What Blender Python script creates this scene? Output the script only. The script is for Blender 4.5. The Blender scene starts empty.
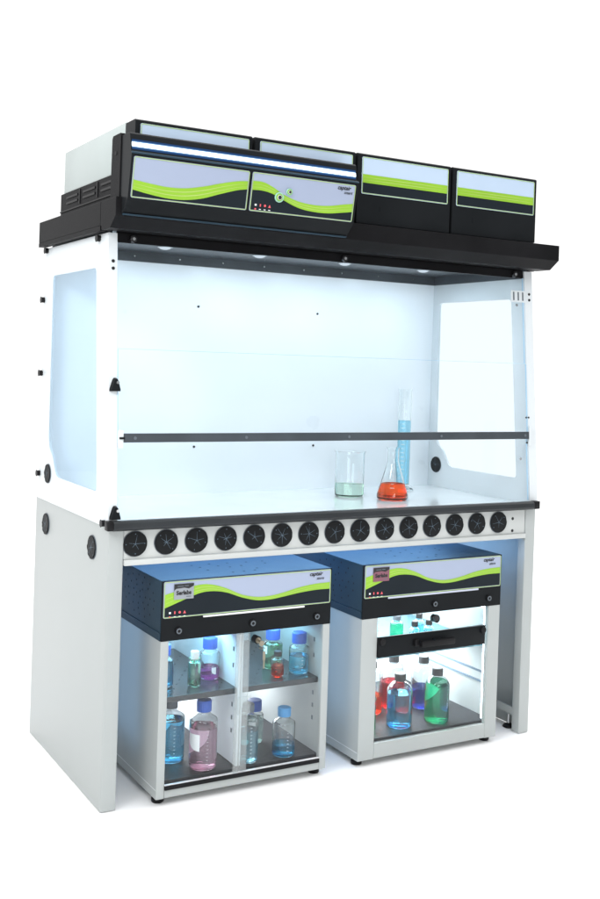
import bpy, bmesh, math, random
from mathutils import Vector, Matrix
rnd = random.Random(7)
S = bpy.context.scene
COL = S.collection
PI = math.pi

# ------------------------------------------------------------------ materials
def nodes_of(name):
    m = bpy.data.materials.new(name); m.use_nodes = True
    nt = m.node_tree; nt.nodes.clear()
    out = nt.nodes.new('ShaderNodeOutputMaterial')
    return m, nt, out

def coat(name, col, rough=.45, metal=0., bump=.0, scale=350., var=.04, spec=.5, coat_w=0., wear=0.):
    """painted / powder coated / plastic surface with fine grain"""
    m, nt, out = nodes_of(name)
    b = nt.nodes.new('ShaderNodeBsdfPrincipled'); nt.links.new(b.outputs[0], out.inputs[0])
    tc = nt.nodes.new('ShaderNodeTexCoord')
    n1 = nt.nodes.new('ShaderNodeTexNoise'); n1.inputs['Scale'].default_value = 6; n1.inputs['Detail'].default_value = 4
    nt.links.new(tc.outputs['Object'], n1.inputs['Vector'])
    mr = nt.nodes.new('ShaderNodeMapRange'); nt.links.new(n1.outputs['Fac'], mr.inputs[0])
    mr.inputs[1].default_value = .3; mr.inputs[2].default_value = .7
    mr.inputs[3].default_value = 1 - var; mr.inputs[4].default_value = 1 + var
    mx = nt.nodes.new('ShaderNodeVectorMath'); mx.operation = 'SCALE'; mx.inputs[0].default_value = col[:3]
    nt.links.new(mr.outputs[0], mx.inputs['Scale'])
    nt.links.new(mx.outputs[0], b.inputs['Base Color'])
    b.inputs['Metallic'].default_value = metal
    b.inputs['Specular IOR Level'].default_value = spec
    b.inputs['Coat Weight'].default_value = coat_w
    mr2 = nt.nodes.new('ShaderNodeMapRange'); nt.links.new(n1.outputs['Fac'], mr2.inputs[0])
    mr2.inputs[3].default_value = max(.02, rough - .06); mr2.inputs[4].default_value = min(1, rough + .06)
    nt.links.new(mr2.outputs[0], b.inputs['Roughness'])
    if bump:
        n2 = nt.nodes.new('ShaderNodeTexNoise'); n2.inputs['Scale'].default_value = scale; n2.inputs['Detail'].default_value = 2
        nt.links.new(tc.outputs['Object'], n2.inputs['Vector'])
        bp = nt.nodes.new('ShaderNodeBump'); bp.inputs['Strength'].default_value = bump; bp.inputs['Distance'].default_value = .002
        nt.links.new(n2.outputs['Fac'], bp.inputs['Height']); nt.links.new(bp.outputs[0], b.inputs['Normal'])
    return m

def pane(name, tint=(.95, .98, 1), fac=.8):
    m, nt, out = nodes_of(name)
    t = nt.nodes.new('ShaderNodeBsdfTransparent'); t.inputs[0].default_value = (*tint, 1)
    g = nt.nodes.new('ShaderNodeBsdfGlossy'); g.inputs['Roughness'].default_value = .015
    fr = nt.nodes.new('ShaderNodeLayerWeight'); fr.inputs[0].default_value = .5
    pw = nt.nodes.new('ShaderNodeMath'); pw.operation = 'POWER'; pw.inputs[1].default_value = 5
    nt.links.new(fr.outputs['Facing'], pw.inputs[0])
    ml = nt.nodes.new('ShaderNodeMath'); ml.operation = 'MULTIPLY_ADD'; ml.inputs[1].default_value = .6 * fac; ml.inputs[2].default_value = .022
    nt.links.new(pw.outputs[0], ml.inputs[0])
    mx = nt.nodes.new('ShaderNodeMixShader')
    nt.links.new(ml.outputs[0], mx.inputs[0]); nt.links.new(t.outputs[0], mx.inputs[1]); nt.links.new(g.outputs[0], mx.inputs[2])
    nt.links.new(mx.outputs[0], out.inputs[0])
    return m

def glass(name, col=(1, 1, 1), ior=1.45, rough=0.):
    m, nt, out = nodes_of(name)
    g = nt.nodes.new('ShaderNodeBsdfGlass'); g.inputs['Color'].default_value = (*col, 1)
    g.inputs['IOR'].default_value = ior; g.inputs['Roughness'].default_value = rough
    nt.links.new(g.outputs[0], out.inputs[0])
    return m

def glow(name, col, s):
    m, nt, out = nodes_of(name)
    e = nt.nodes.new('ShaderNodeEmission'); e.inputs[0].default_value = (*col, 1); e.inputs[1].default_value = s
    nt.links.new(e.outputs[0], out.inputs[0])
    return m

M = {}
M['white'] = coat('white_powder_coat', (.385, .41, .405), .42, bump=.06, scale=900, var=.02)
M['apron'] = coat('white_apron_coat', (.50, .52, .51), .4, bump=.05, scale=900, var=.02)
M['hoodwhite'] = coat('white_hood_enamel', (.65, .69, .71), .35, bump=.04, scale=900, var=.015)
M['inner'] = coat('white_inner_wall', (.81, .86, .90), .3, var=.012)
M['top'] = coat('white_worktop', (.84, .87, .88), .10, var=.02, coat_w=.3)
M['black'] = coat('black_powder_coat', (.011, .011, .012), .42, bump=.25, scale=700, var=.2, spec=.035)
M['rail'] = coat('rail_black_coat', (.020, .023, .026), .38, bump=.35, scale=500, var=.2, spec=.3)
M['blackgloss'] = coat('black_satin_panel', (.012, .0135, .015), .3, var=.1, spec=.05)
M['blackplastic'] = coat('black_plastic', (.009, .009, .010), .4, var=.1, spec=.15)
M['beamblack'] = coat('black_beam', (.045, .054, .064), .32, bump=.3, scale=600, var=.2, spec=.4)
M['dark'] = coat('dark_grommet_rubber', (.012, .013, .014), .5, bump=.1, scale=500, var=.1, spec=.1)
M['steelblue'] = coat('grey_metal_housing', (.022, .043, .062), .42, spec=.12, bump=.06, scale=800, var=.05)
M['casing'] = coat('pale_metal_casing', (.40, .45, .44), .38, var=.03)
M['shelf'] = coat('dark_shelf_metal', (.035, .040, .045), .22, bump=.04, var=.15)
M['tray'] = coat('dark_mat_tray', (.024, .025, .028), .55, bump=.9, scale=70, var=.7, spec=.2)
M['hole'] = coat('shadowy_hole', (.008, .008, .009), .8)
M['button'] = coat('pale_green_button', (.30, .55, .42), .2, var=.1)
M['lav'] = coat('lavender_label', (.32, .37, .49), .3, var=.02)
M['sky'] = coat('pale_blue_label', (.46, .57, .71), .3, var=.02)
M['green'] = coat('green_label_wave', (.25, .47, .025), .35, var=.08)
M['green2'] = coat('pale_green_line', (.38, .54, .12), .35, var=.03)
M['navy'] = coat('dark_label_field', (.015, .020, .025), .3, var=.06, spec=.06)
M['ink'] = coat('black_ink', (.01, .01, .012), .5)
M['red'] = coat('red_symbol', (.75, .10, .12), .4)
M['symwhite'] = coat('white_symbol', (.75, .78, .80), .4)
M['badge_grey'] = coat('grey_badge', (.26, .28, .31), .35)
M['badge_red'] = coat('maroon_badge', (.20, .07, .10), .35)
M['strip'] = coat('pale_strip', (.72, .72, .74), .3)
M['chrome'] = coat('bright_metal', (.65, .66, .66), .22, metal=1.)
M['brass'] = coat('worn_key_metal', (.30, .27, .21), .35, metal=.8, var=.2)
M['slit'] = coat('pale_slit_line', (.10, .15, .20), .5)
M['screw'] = coat('dark_screw_head', (.02, .02, .022), .3, metal=.3)
M['teal'] = coat('tinted_shelf', (.08, .22, .27), .2, var=.1)
M['bluecap'] = coat('blue_plastic_cap', (.025, .085, .38), .38, var=.05)
M['tealcap'] = coat('pale_blue_cap', (.06, .24, .48), .4, var=.05)
M['greycap'] = coat('grey_plastic_cap', (.10, .12, .14), .4, var=.05)
M['whitecap'] = coat('white_plastic_cap', (.8, .82, .82), .4)
M['blackcap'] = coat('black_plastic_cap', (.016, .016, .018), .4)
def translucent(name, col, k):
    m, nt, out = nodes_of(name)
    t = nt.nodes.new('ShaderNodeBsdfTransparent'); t.inputs[0].default_value = (.95, .97, .97, 1)
    b = nt.nodes.new('ShaderNodeBsdfPrincipled'); b.inputs['Base Color'].default_value = (*col, 1); b.inputs['Roughness'].default_value = .25
    mx = nt.nodes.new('ShaderNodeMixShader'); mx.inputs[0].default_value = k
    nt.links.new(t.outputs[0], mx.inputs[1]); nt.links.new(b.outputs[0], mx.inputs[2]); nt.links.new(mx.outputs[0], out.inputs[0])
    return m
M['stile'] = translucent('milky_door_stile', (.50, .52, .52), .27)
M['handle'] = translucent('clear_door_handle', (.6, .62, .62), .16)
M['patch'] = coat('white_marking_patch', (.80, .83, .84), .5)
M['floor'] = coat('white_studio_floor', (.93, .93, .93), .8, var=.01)
M['pane'] = pane('clear_pane', (.985, .995, 1.))
M['tintpane'] = pane('blue_tinted_pane', (.895, .95, .99))
M['sidepane'] = pane('side_window_pane', (.94, .98, 1.))
M['pane_edge'] = coat('polished_glass_edge', (.42, .62, .78), .15)
M['glass'] = glass('clear_bottle_glass', (.99, 1., 1.))
M['led'] = glow('white_led_strip', (.80, .92, 1.), 5.)
M['haloblue'] = glow('blue_led_halo', (.045, .13, .36), .55)  # outer halo of the light strip, put into emission colour
M['halopale'] = glow('pale_led_halo', (.30, .55, .95), .8)  # inner halo of the light strip, put into emission colour
M['lamp'] = glow('hood_lamp_lens', (.80, .90, 1.), .85)
M['cabled'] = glow('cabinet_led_tube', (.80, .93, 1.), 10.)
M['striplit'] = glow('lit_indicator_strip', (.78, .84, 1.), .95)
LIQ = dict(blue=(.33, .72, .88), skyblue=(.46, .82, .92), aqua=(.14, .62, .80), pink=(.95, .76, .84), purple=(.74, .36, .64), green=(.14, .76, .52),
           pale=(.70, .87, .74), mint=(.58, .84, .66), red=(.97, .16, .04), redB=(.92, .10, .13), orange=(.97, .22, .06), amber=(.99, .33, .14), faint=(.86, .95, .88),
           lightblue=(.64, .88, .96), hazy=(.62, .80, .86), indigo=(.24, .30, .66), clear=(.86, .95, .92))
for k, c in LIQ.items(): M['liq_' + k] = glass('liquid_' + k, c, 1.33)

# ------------------------------------------------------------------ objects
def thing(name, label, cat, loc=(0, 0, 0), group=None):
    o = bpy.data.objects.new(name, None); o.empty_display_size = .05; COL.objects.link(o)
    o.location = loc; o['label'] = label; o['category'] = cat
    if group: o['group'] = group
    return o

def world_loc(o):
    v = Vector((0, 0, 0))
    while o: v = v + o.location; o = o.parent
    return v

class MB:
    def __init__(s): s.bm = bmesh.new()
    def box(s, x0, x1, y0, y1, z0, z1, bev=0.):
        r = bmesh.ops.create_cube(s.bm, size=1); vs = r['verts']
        for v in vs: v.co = Vector(((x0 + x1) / 2 + v.co.x * (x1 - x0), (y0 + y1) / 2 + v.co.y * (y1 - y0), (z0 + z1) / 2 + v.co.z * (z1 - z0)))
        if bev:
            es = {e for v in vs for e in v.link_edges}
            bmesh.ops.bevel(s.bm, geom=list(es), offset=bev, segments=2, profile=.5, affect='EDGES')
        return s
    def prism_x(s, prof, x0, x1, bev=0.):
        a = [s.bm.verts.new((x0, y, z)) for y, z in prof]; b = [s.bm.verts.new((x1, y, z)) for y, z in prof]
        n = len(prof); fs = [s.bm.faces.new(a), s.bm.faces.new(b[::-1])]
        for i in range(n): fs.append(s.bm.faces.new((a[i], b[i], b[(i + 1) % n], a[(i + 1) % n])))
        if bev:
            es = {e for f in fs for e in f.edges}
            bmesh.ops.bevel(s.bm, geom=list(es), offset=bev, segments=2, profile=.5, affect='EDGES')
        return s
    def cyl(s, c, r, h, axis='Z', seg=32, r2=None, bev=0.):
        """c = centre of the start cap, extends h along +axis"""
        m = {'Z': Matrix.Identity(3), 'Y': Matrix.Rotation(-PI / 2, 3, 'X'), 'X': Matrix.Rotation(PI / 2, 3, 'Y')}[axis]
        rr = bmesh.ops.create_cone(s.bm, cap_ends=True, segments=seg, radius1=r, radius2=r if r2 is None else r2, depth=h)
        for v in rr['verts']: v.co = m @ (v.co + Vector((0, 0, h / 2))) + Vector(c)
        if bev:
            es = {e for v in rr['verts'] for e in v.link_edges if len(e.link_faces) == 2 and any(len(f.verts) > 4 for f in e.link_faces)}
            bmesh.ops.bevel(s.bm, geom=list(es), offset=bev, segments=2, profile=.5, affect='EDGES')
        return s
    def lathe(s, prof, c=(0, 0, 0), seg=40, rib=0.):
        rings = []
        for r, z in prof:
            if r < 1e-6: rings.append([s.bm.verts.new((c[0], c[1], c[2] + z))])
            else:
                rings.append([s.bm.verts.new((c[0] + (r - (rib if i % 2 else 0)) * math.cos(2 * PI * i / seg), c[1] + (r - (rib if i % 2 else 0)) * math.sin(2 * PI * i / seg), c[2] + z)) for i in range(seg)])
        for A, B in zip(rings, rings[1:]):
            for i in range(seg):
                j = (i + 1) % seg
                if len(A) == 1 and len(B) == 1: continue
                if len(A) == 1: s.bm.faces.new((A[0], B[j], B[i]))
                elif len(B) == 1: s.bm.faces.new((A[i], A[j], B[0]))
                else: s.bm.faces.new((A[i], A[j], B[j], B[i]))
        return s
    def quad(s, *p):
        s.bm.faces.new([s.bm.verts.new(q) for q in p]); return s
    def tube(s, pts, r, seg=10):
        pts = [Vector(p) for p in pts]; rings = []
        for i, p in enumerate(pts):
            d = (pts[min(i + 1, len(pts) - 1)] - pts[max(i - 1, 0)]).normalized()
            a = d.orthogonal().normalized(); b = d.cross(a)
            rings.append([s.bm.verts.new(p + r * (math.cos(2 * PI * k / seg) * a + math.sin(2 * PI * k / seg) * b)) for k in range(seg)])
        for A, B in zip(rings, rings[1:]):
            for k in range(seg): s.bm.faces.new((A[k], A[(k + 1) % seg], B[(k + 1) % seg], B[k]))
        s.bm.faces.new(rings[0][::-1]); s.bm.faces.new(rings[-1])
        return s
    def build(s, name, mat, parent=None, smooth=False, label=None, norm=True):
        if norm: bmesh.ops.recalc_face_normals(s.bm, faces=s.bm.faces[:])
        me = bpy.data.meshes.new(name); s.bm.to_mesh(me); s.bm.free()
        if parent is not None: me.transform(Matrix.Translation(-world_loc(parent)))
        o = bpy.data.objects.new(name, me); COL.objects.link(o)
        me.materials.append(mat)
        if smooth:
            me.polygons.foreach_set('use_smooth', [True] * len(me.polygons))
            me.set_sharp_from_angle(angle=math.radians(38))
        if parent is not None: o.parent = parent
        if label: o['label'] = label
        return o

def holed_plate(outer, holes, x0, x1):
    """flat plate in the y-z plane with holes, extruded from x0 to x1"""
    mb = MB(); bm = mb.bm; es = []
    for loop in [outer] + holes:
        vs = [bm.verts.new((x0, y, z)) for y, z in loop]
        for i in range(len(vs)): es.append(bm.edges.new((vs[i], vs[(i + 1) % len(vs)])))
    bmesh.ops.triangle_fill(bm, use_beauty=True, use_dissolve=False, edges=es)
    r = bmesh.ops.extrude_face_region(bm, geom=bm.faces[:])
    for v in r['geom']:
        if isinstance(v, bmesh.types.BMVert): v.co.x += x1 - x0
    return mb

def round_poly(pts, r, n=5):
    out = []
    L = len(pts)
    for i, p in enumerate(pts):
        p = Vector(p); a = (Vector(pts[i - 1]) - p); b = (Vector(pts[(i + 1) % L]) - p)
        rr = min(r, a.length * .45, b.length * .45)
        A = p + a.normalized() * rr; B = p + b.normalized() * rr
        for k in range(n + 1):
            t = k / n; q = A * (1 - t) ** 2 + p * 2 * t * (1 - t) + B * t * t
            out.append((q.x, q.y))
    return out

def smooth_curve(cp, u):
    """Catmull-Rom through (u, v) control points"""
    for i in range(len(cp) - 1):
        if cp[i][0] <= u <= cp[i + 1][0] + 1e-9:
            p1, p2 = cp[i], cp[i + 1]; p0 = cp[i - 1] if i else (2 * p1[0] - p2[0], 2 * p1[1] - p2[1])
            p3 = cp[i + 2] if i + 2 < len(cp) else (2 * p2[0] - p1[0], 2 * p2[1] - p1[1])
            h = p2[0] - p1[0]; t = (u - p1[0]) / h
            m1 = (p2[1] - p0[1]) / (p2[0] - p0[0]) * h; m2 = (p3[1] - p1[1]) / (p3[0] - p1[0]) * h
            return (2 * t ** 3 - 3 * t * t + 1) * p1[1] + (t ** 3 - 2 * t * t + t) * m1 + (-2 * t ** 3 + 3 * t * t) * p2[1] + (t ** 3 - t * t) * m2
    return cp[-1][1]

def text_obj(txt, size, mat, parent, org, ud, vd, name='lettering', bold=.0, shear=0., align='LEFT'):
    cu = bpy.data.curves.new(name, 'FONT'); cu.body = txt; cu.size = size; cu.offset = bold; cu.shear = shear; cu.align_x = align
    cu.resolution_u = 3
    t = bpy.data.objects.new(name + '_source', cu); COL.objects.link(t)
    bpy.context.view_layer.update()
    me = bpy.data.meshes.new_from_object(t.evaluated_get(bpy.context.evaluated_depsgraph_get()))
    bpy.data.objects.remove(t); bpy.data.curves.remove(cu)
    ud = Vector(ud).normalized(); vd = Vector(vd).normalized(); nd = ud.cross(vd)
    R = Matrix((ud, vd, nd)).transposed().to_4x4(); R.translation = Vector(org)
    me.transform(R); me.transform(Matrix.Translation(-world_loc(parent)))
    me.materials.clear(); me.materials.append(mat); me.name = name
    o = bpy.data.objects.new(name, me); COL.objects.link(o); o.parent = parent
    return o

def wave_label(parent, org, ud, vd, W, H, top, bot, base='lav', name='front_label', border=True, inset=.004):
    """printed label: pale plate, green band, dark field and a thin green outline"""
    ud = Vector(ud).normalized(); vd = Vector(vd).normalized(); n = ud.cross(vd); org = Vector(org)
    P = lambda u, v, d: tuple(org + ud * (u * W) + vd * (v * H) + n * d)
    mb = MB(); c = .006
    loop = round_poly([(0, 0), (W, 0), (W, H), (0, H)], c, 4)
    lo = [mb.bm.verts.new(org + ud * a + vd * b) for a, b in loop]; hi = [mb.bm.verts.new(org + ud * a + vd * b + n * .0012) for a, b in loop]
    mb.bm.faces.new(hi); mb.bm.faces.new(lo[::-1])
    for i in range(len(lo)): j = (i + 1) % len(lo); mb.bm.faces.new((lo[i], lo[j], hi[j], hi[i]))
    plate = mb.build(name, M[base], parent)
    N = 60; iu = inset / W; iv = inset / H
    def strip(f0, f1, d, mat, nm):
        m = MB(); prev = None
        for k in range(N + 1):
            u = iu + (1 - 2 * iu) * k / N
            a = m.bm.verts.new(P(u, f0(u), d)); b = m.bm.verts.new(P(u, f1(u), d))
            if prev: m.bm.faces.new((prev[0], a, b, prev[1]))
            prev = (a, b)
        m.build(nm, mat, plate, norm=False)
    ft = lambda u: smooth_curve(top, u); fb = lambda u: smooth_curve(bot, u)
    strip(lambda u: iv, lambda u: fb(u) + .005, .0016, M['navy'], 'dark_field')
    strip(fb, ft, .0020, M['green'], 'green_wave')
    for fr in (.3, .62):
        strip(lambda u: fb(u) + (ft(u) - fb(u)) * fr, lambda u: fb(u) + (ft(u) - fb(u)) * (fr + .07 * math.sin(u * PI) + .02), .0023, M['green2'], 'wave_line')
    if border:
        m = MB(); bw = .0016
        o_ = round_poly([(.0012, .0012), (W - .0012, .0012), (W - .0012, H - .0012), (.0012, H - .0012)], c, 4)
        i_ = round_poly([(.0012 + bw, .0012 + bw), (W - .0012 - bw, .0012 + bw), (W - .0012 - bw, H - .0012 - bw), (.0012 + bw, H - .0012 - bw)], c - bw, 4)
        A = [m.bm.verts.new(org + ud * a + vd * b + n * .0027) for a, b in o_]; B = [m.bm.verts.new(org + ud * a + vd * b + n * .0027) for a, b in i_]
        for k in range(len(A)): j = (k + 1) % len(A); m.bm.faces.new((A[k], A[j], B[j], B[k]))
        m.build('outline', M['green2'], plate, norm=False)
    return plate, P

def symbols(plate, P, W, H, u0, v0, s):
    """the little row of white and red pictograms with two captions under it"""
    def rect(cu, cv, w, h, mat, nm):
        m = MB(); a, b = w / W / 2, h / H / 2
        m.quad(P(cu - a, cv - b, .0024), P(cu + a, cv - b, .0024), P(cu + a, cv + b, .0024), P(cu - a, cv + b, .0024)); m.build(nm, M[mat], plate, norm=False)
    m = MB(); 
    for k, col in enumerate(('symwhite', 'red', 'red', 'red')):
        cu = u0 + k * s * 1.75 / W
        if k == 0:
            rect(cu, v0, s * .7, s * .62, col, 'symbol')
        elif k == 1:
            rect(cu, v0, s * .42, s * .9, col, 'symbol')
        elif k == 2:
            t = MB(); n_ = 14
            t.bm.faces.new([t.bm.verts.new(P(cu + s * .42 / W * math.cos(2 * PI * i / n_), v0 + s * .42 / H * math.sin(2 * PI * i / n_), .0024)) for i in range(n_)])
            t.build('symbol', M[col], plate, norm=False)
        else:
            t = MB(); w, h = s * .5 / W, s * .5 / H
            t.bm.faces.new([t.bm.verts.new(q) for q in (P(cu - w, v0 - h, .0024), P(cu + w, v0 - h, .0024), P(cu, v0 + h, .0024))]); t.build('symbol', M[col], plate, norm=False)
        rect(cu, v0 - s * 1.35 / H, s * (.75 if k else .6), s * .26 if k else s * .5, 'symwhite' if k else 'red', 'caption')
    m.bm.free()

# ------------------------------------------------------------------ the bench frame
def slope(z): return .0726 * (z - .83) / .826 - .004       # front of the hood leans back
W = 1.6
grom_mesh = {}
def grommet(parent, c, axis, r, sgn, seed):
    """black cable grommet with radiating slits; axis = facing direction"""
    q = random.Random(seed)
    mb = MB()
    if axis == 'Y': mb.cyl((c[0], c[1] - .005, c[2]), r, .006, 'Y', 36, bev=.001)
    else: mb.cyl((c[0] - (.005 if sgn < 0 else .001), c[1], c[2]), r, .006, 'X', 36, bev=.001)
    g = mb.build('cable_grommet', M['dark'], parent, smooth=True)
    mb = MB(); n = q.choice((5, 6, 7)); a0 = q.random() * 6
    off = -.0056 if axis == 'Y' else sgn * .0056
    for k in range(n):
        a = a0 + k * 2 * PI / n + q.uniform(-.25, .25); L = r * q.uniform(.5, .85); w = .0007
        d = Vector((math.cos(a), math.sin(a))); t = Vector((-d.y, d.x)) * w
        pts = [t * .8, d * L + t * .3, d * L - t * .3, -t * .8]
        if axis == 'Y': mb.quad(*[(c[0] + p.x, c[1] + off, c[2] + p.y) for p in pts])
        else: mb.quad(*[(c[0] + off, c[1] + p.x, c[2] + p.y) for p in pts])
    for k in range(4):
        a = a0 + .4 + k * PI / 2
        p = Vector((math.cos(a), math.sin(a))) * r * .8; e = .0012
        sq = [(-e, -e), (e, -e), (e, e), (-e, e)]
        if axis == 'Y': mb.quad(*[(c[0] + p.x + u, c[1] + off, c[2] + p.y + v) for u, v in sq])
        else: mb.quad(*[(c[0] + off, c[1] + p.x + u, c[2] + p.y + v) for u, v in sq])
    mb.build('slits', M['slit'], g, norm=False)
    mb = MB()
    if axis == 'Y': mb.lathe([(r - .0005, 0), (r + .0022, 0), (r + .0022, .002), (r - .0005, .002)], seg=36)
    else: mb.lathe([(r - .0005, 0), (r + .0022, 0), (r + .0022, .002), (r - .0005, .002)], seg=36)
    for v in mb.bm.verts:
        if axis == 'Y': v.co = Vector((c[0] + v.co.x, c[1] - v.co.z, c[2] + v.co.y))
        else: v.co = Vector((c[0] + sgn * v.co.z, c[1] + v.co.x, c[2] + v.co.y))
    mb.build('rim', M['greycap'], g, smooth=True)
    return g

stand = thing('bench_stand', 'white metal bench stand with two panel legs and a row of round black grommets', 'bench', (W / 2, .36, 0))
def leg(x0, sg):
    """folded sheet leg: outer sheet, front and back returns, inner lips"""
    t, D, H = .0455, .73, .8105
    xs = lambda a: x0 + sg * a
    def bx(mb, a0, a1, *r, **k): mb.box(min(xs(a0), xs(a1)), max(xs(a0), xs(a1)), *r, **k)
    mb = MB()
    prof = [(0, 0), (t, 0), (t, .036), (t - .003, .036), (t - .003, .003), (.003, .003), (.003, D - .003), (t - .003, D - .003), (t - .003, D - .036), (t, D - .036), (t, D), (0, D)]
    a = [mb.bm.verts.new((xs(u), v, .002)) for u, v in prof]; b = [mb.bm.verts.new((xs(u), v, H)) for u, v in prof]
    mb.bm.faces.new(a); mb.bm.faces.new(b[::-1])
    for i in range(len(a)): j = (i + 1) % len(a); mb.bm.faces.new((a[i], a[j], b[j], b[i]))
    es = [e for e in mb.bm.edges if abs(e.verts[0].co.z - e.verts[1].co.z) > .5 and all(abs(v.co.y) < 1e-6 or abs(v.co.y - D) < 1e-6 for v in e.verts)]
    bmesh.ops.bevel(mb.bm, geom=es, offset=.003, segments=3, profile=.5, affect='EDGES')
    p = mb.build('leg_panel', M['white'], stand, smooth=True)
    mb = MB(); bx(mb, .004, t - .001, .037, D - .037, .055, .058); bx(mb, t - .004, t - .001, .037, D - .037, .057, .085)
    mb.build('foot_channel', M['white'], p)
    for y in (.075, D - .075):
        mb = MB(); mb.cyl((xs(.026), y, .008), .005, .047, seg=14); st = mb.build('levelling_screw', M['chrome'], p, smooth=True)
        mb = MB(); mb.lathe([(0, 0), (.021, 0), (.022, .003), (.018, .009), (.007, .014), (0, .014)], (xs(.026), y, 0), 28); mb.build('levelling_foot', M['blackplastic'], p, smooth=True)
    mb = MB(); mb.cyl((xs(.006), .072, .10), .006, .02 * 1, 'X', 12); mb.build('bolt', M['screw'], p, smooth=True)
    return p
legL = leg(0, 1); legR = leg(W, -1)
for i, y in enumerate((.602, .135)): grommet(legL, (0, y, .736), 'X', .034, -1, 40 + i)
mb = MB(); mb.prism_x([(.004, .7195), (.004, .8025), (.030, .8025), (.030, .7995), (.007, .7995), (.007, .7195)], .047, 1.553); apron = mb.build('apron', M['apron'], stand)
mb = MB(); mb.box(.047, 1.553, -.006, .034, .7015, .719, bev=.003); mb.build('lower_flange', M['apron'], apron, smooth=True)
for i in range(15): grommet(apron, (.0805 + i * .0964, .004, .7630), 'Y', .0355, -1, 100 + i)
for z in (.7725, .730):
    mb = MB(); mb.cyl((1.497, .0035, z), .0055, .004, 'Y', 16); mb.cyl((1.497, .002, z), .0028, .004, 'Y', 6); mb.build('screw', M['screw'], apron, smooth=True)
mb = MB(); mb.box(.047, 1.553, .675, .70, .55, .80); mb.build('rear_brace', M['white'], stand)

# ------------------------------------------------------------------ the fume hood
hood = thing('fume_hood', 'large glazed white fume hood with black canopy, standing on the bench stand', 'fume hood', (W / 2, .36, .8105))
Z0, Z1 = .8125, 1.6565
outer = [(slope(Z0), Z0), (slope(Z1), Z1), (.695, Z1), (.695, Z0)]
win = [(.1045, .903), (.484, .903), (.510, .912), (.548, .968), (.582, .987), (.596, 1.02), (.600, 1.561), (.166, 1.561)]
winr = round_poly(win, .016)
for sgn, x0, x1 in ((-1, -.004, .004), (1, 1.596, 1.604)):
    mb = holed_plate(outer, [winr[::-1]], x0, x1)
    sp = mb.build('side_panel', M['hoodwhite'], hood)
    cy = sum(p[0] for p in winr) / len(winr); cz = sum(p[1] for p in winr) / len(winr)
    mb = MB(); pf = [(cy + (y - cy) * .999, cz + (z - cz) * .999) for y, z in winr]
    mb.prism_x(pf, (x0 + x1) / 2 - .002, (x0 + x1) / 2 + .002); mb.build('side_window', M['tintpane' if sgn < 0 else 'sidepane'], sp)
    # front return (pillar) and its inner lip
    w = .0265 if sgn < 0 else .036
    a0, a1 = (x1, x1 + w - .008) if sgn < 0 else (x0 - w + .008, x0)
    mb = MB()
    q0 = [(a0, slope(Z0), Z0), (a1, slope(Z0), Z0), (a1, slope(Z0) + .010, Z0), (a0, slope(Z0) + .010, Z0)]
    q1 = [(a0, slope(Z1), Z1), (a1, slope(Z1), Z1), (a1, slope(Z1) + .010, Z1), (a0, slope(Z1) + .010, Z1)]
    va = [mb.bm.verts.new(p) for p in q0]; vb = [mb.bm.verts.new(p) for p in q1]
    mb.bm.faces.new(va); mb.bm.faces.new(vb)
    for i in range(4): j = (i + 1) % 4; mb.bm.faces.new((va[i], va[j], vb[j], vb[i]))
    pil = mb.build('front_pillar', M['hoodwhite'], hood)
    sx = .0095 if sgn < 0 else 1.588
    for z in ((1.5745, 1.5535) if sgn < 0 else (1.5745, 1.5535)):
        mb = MB(); mb.cyl((sx, slope(z) - .002, z), .0048, .004, 'Y', 14); mb.build('screw', M['screw'], pil, smooth=True)
    if sgn > 0:
        for (x, z) in ((1.531, 1.13), (1.541, 1.13), (1.531, 1.040), (1.541, 1.040)):
            mb = MB(); mb.cyl((x + .03, slope(z) - .002, z), .0034, .004, 'Y', 12); mb.build('screw', M['screw'], pil, smooth=True)
    # thumb knobs that hold the panel
    for y, z in ((.667, 1.649), (.141, 1.645), (.692, 1.484), (.692, 1.236), (.684, .897), (.026, .8225)):
        mb = MB(); xx = x0 if sgn < 0 else x1
        hgt = .012
        mb.cyl((xx - hgt if sgn < 0 else xx, y, z), .0095, hgt, 'X', 16, bev=.002); mb.build('thumb_knob', M['blackplastic'], sp, smooth=True)
    grommet(sp, (x0 if sgn < 0 else x1, .586, .9055), 'X', .030, sgn, 60 + sgn)
    if sgn > 0: grommet(sp, (x0, .586, .9055), 'X', .030, -1, 63)
# interior
mb = MB(); mb.box(.0045, 1.5955, .640, .648, .8125, 1.668); back = mb.build('back_wall', M['inner'], hood)
for x in (.543, 1.043):
    for z in (1.490, .984):
        mb = MB(); mb.cyl((x, .637, z), .0042, .0032, 'Y', 14); mb.build('blanking_plug', M['screw'], back, smooth=True)
mb = MB(); mb.box(-.001 + .0055, 1.5955, .012, .6395, .8125, .8165)
mb.build('work_surface', M['top'], hood)
mb = MB(); mb.prism_x([(-.030, .810), (-.032, .815), (-.031, .829), (-.026, .8345), (-.010, .8345), (.011, .822), (.011, .813), (-.004, .8105), (-.004, .806), (-.024, .806)], .003, 1.566)
rail = mb.build('front_rail', M['rail'], hood)
for x0, x1 in ((-.016, .0025), (1.5665, 1.592)):
    mb = MB(); mb.box(x0, x1, -.0315, -.0055, .8075, .8355, bev=.003); mb.build('rail_end', M['blackplastic'], rail, smooth=True)
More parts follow.
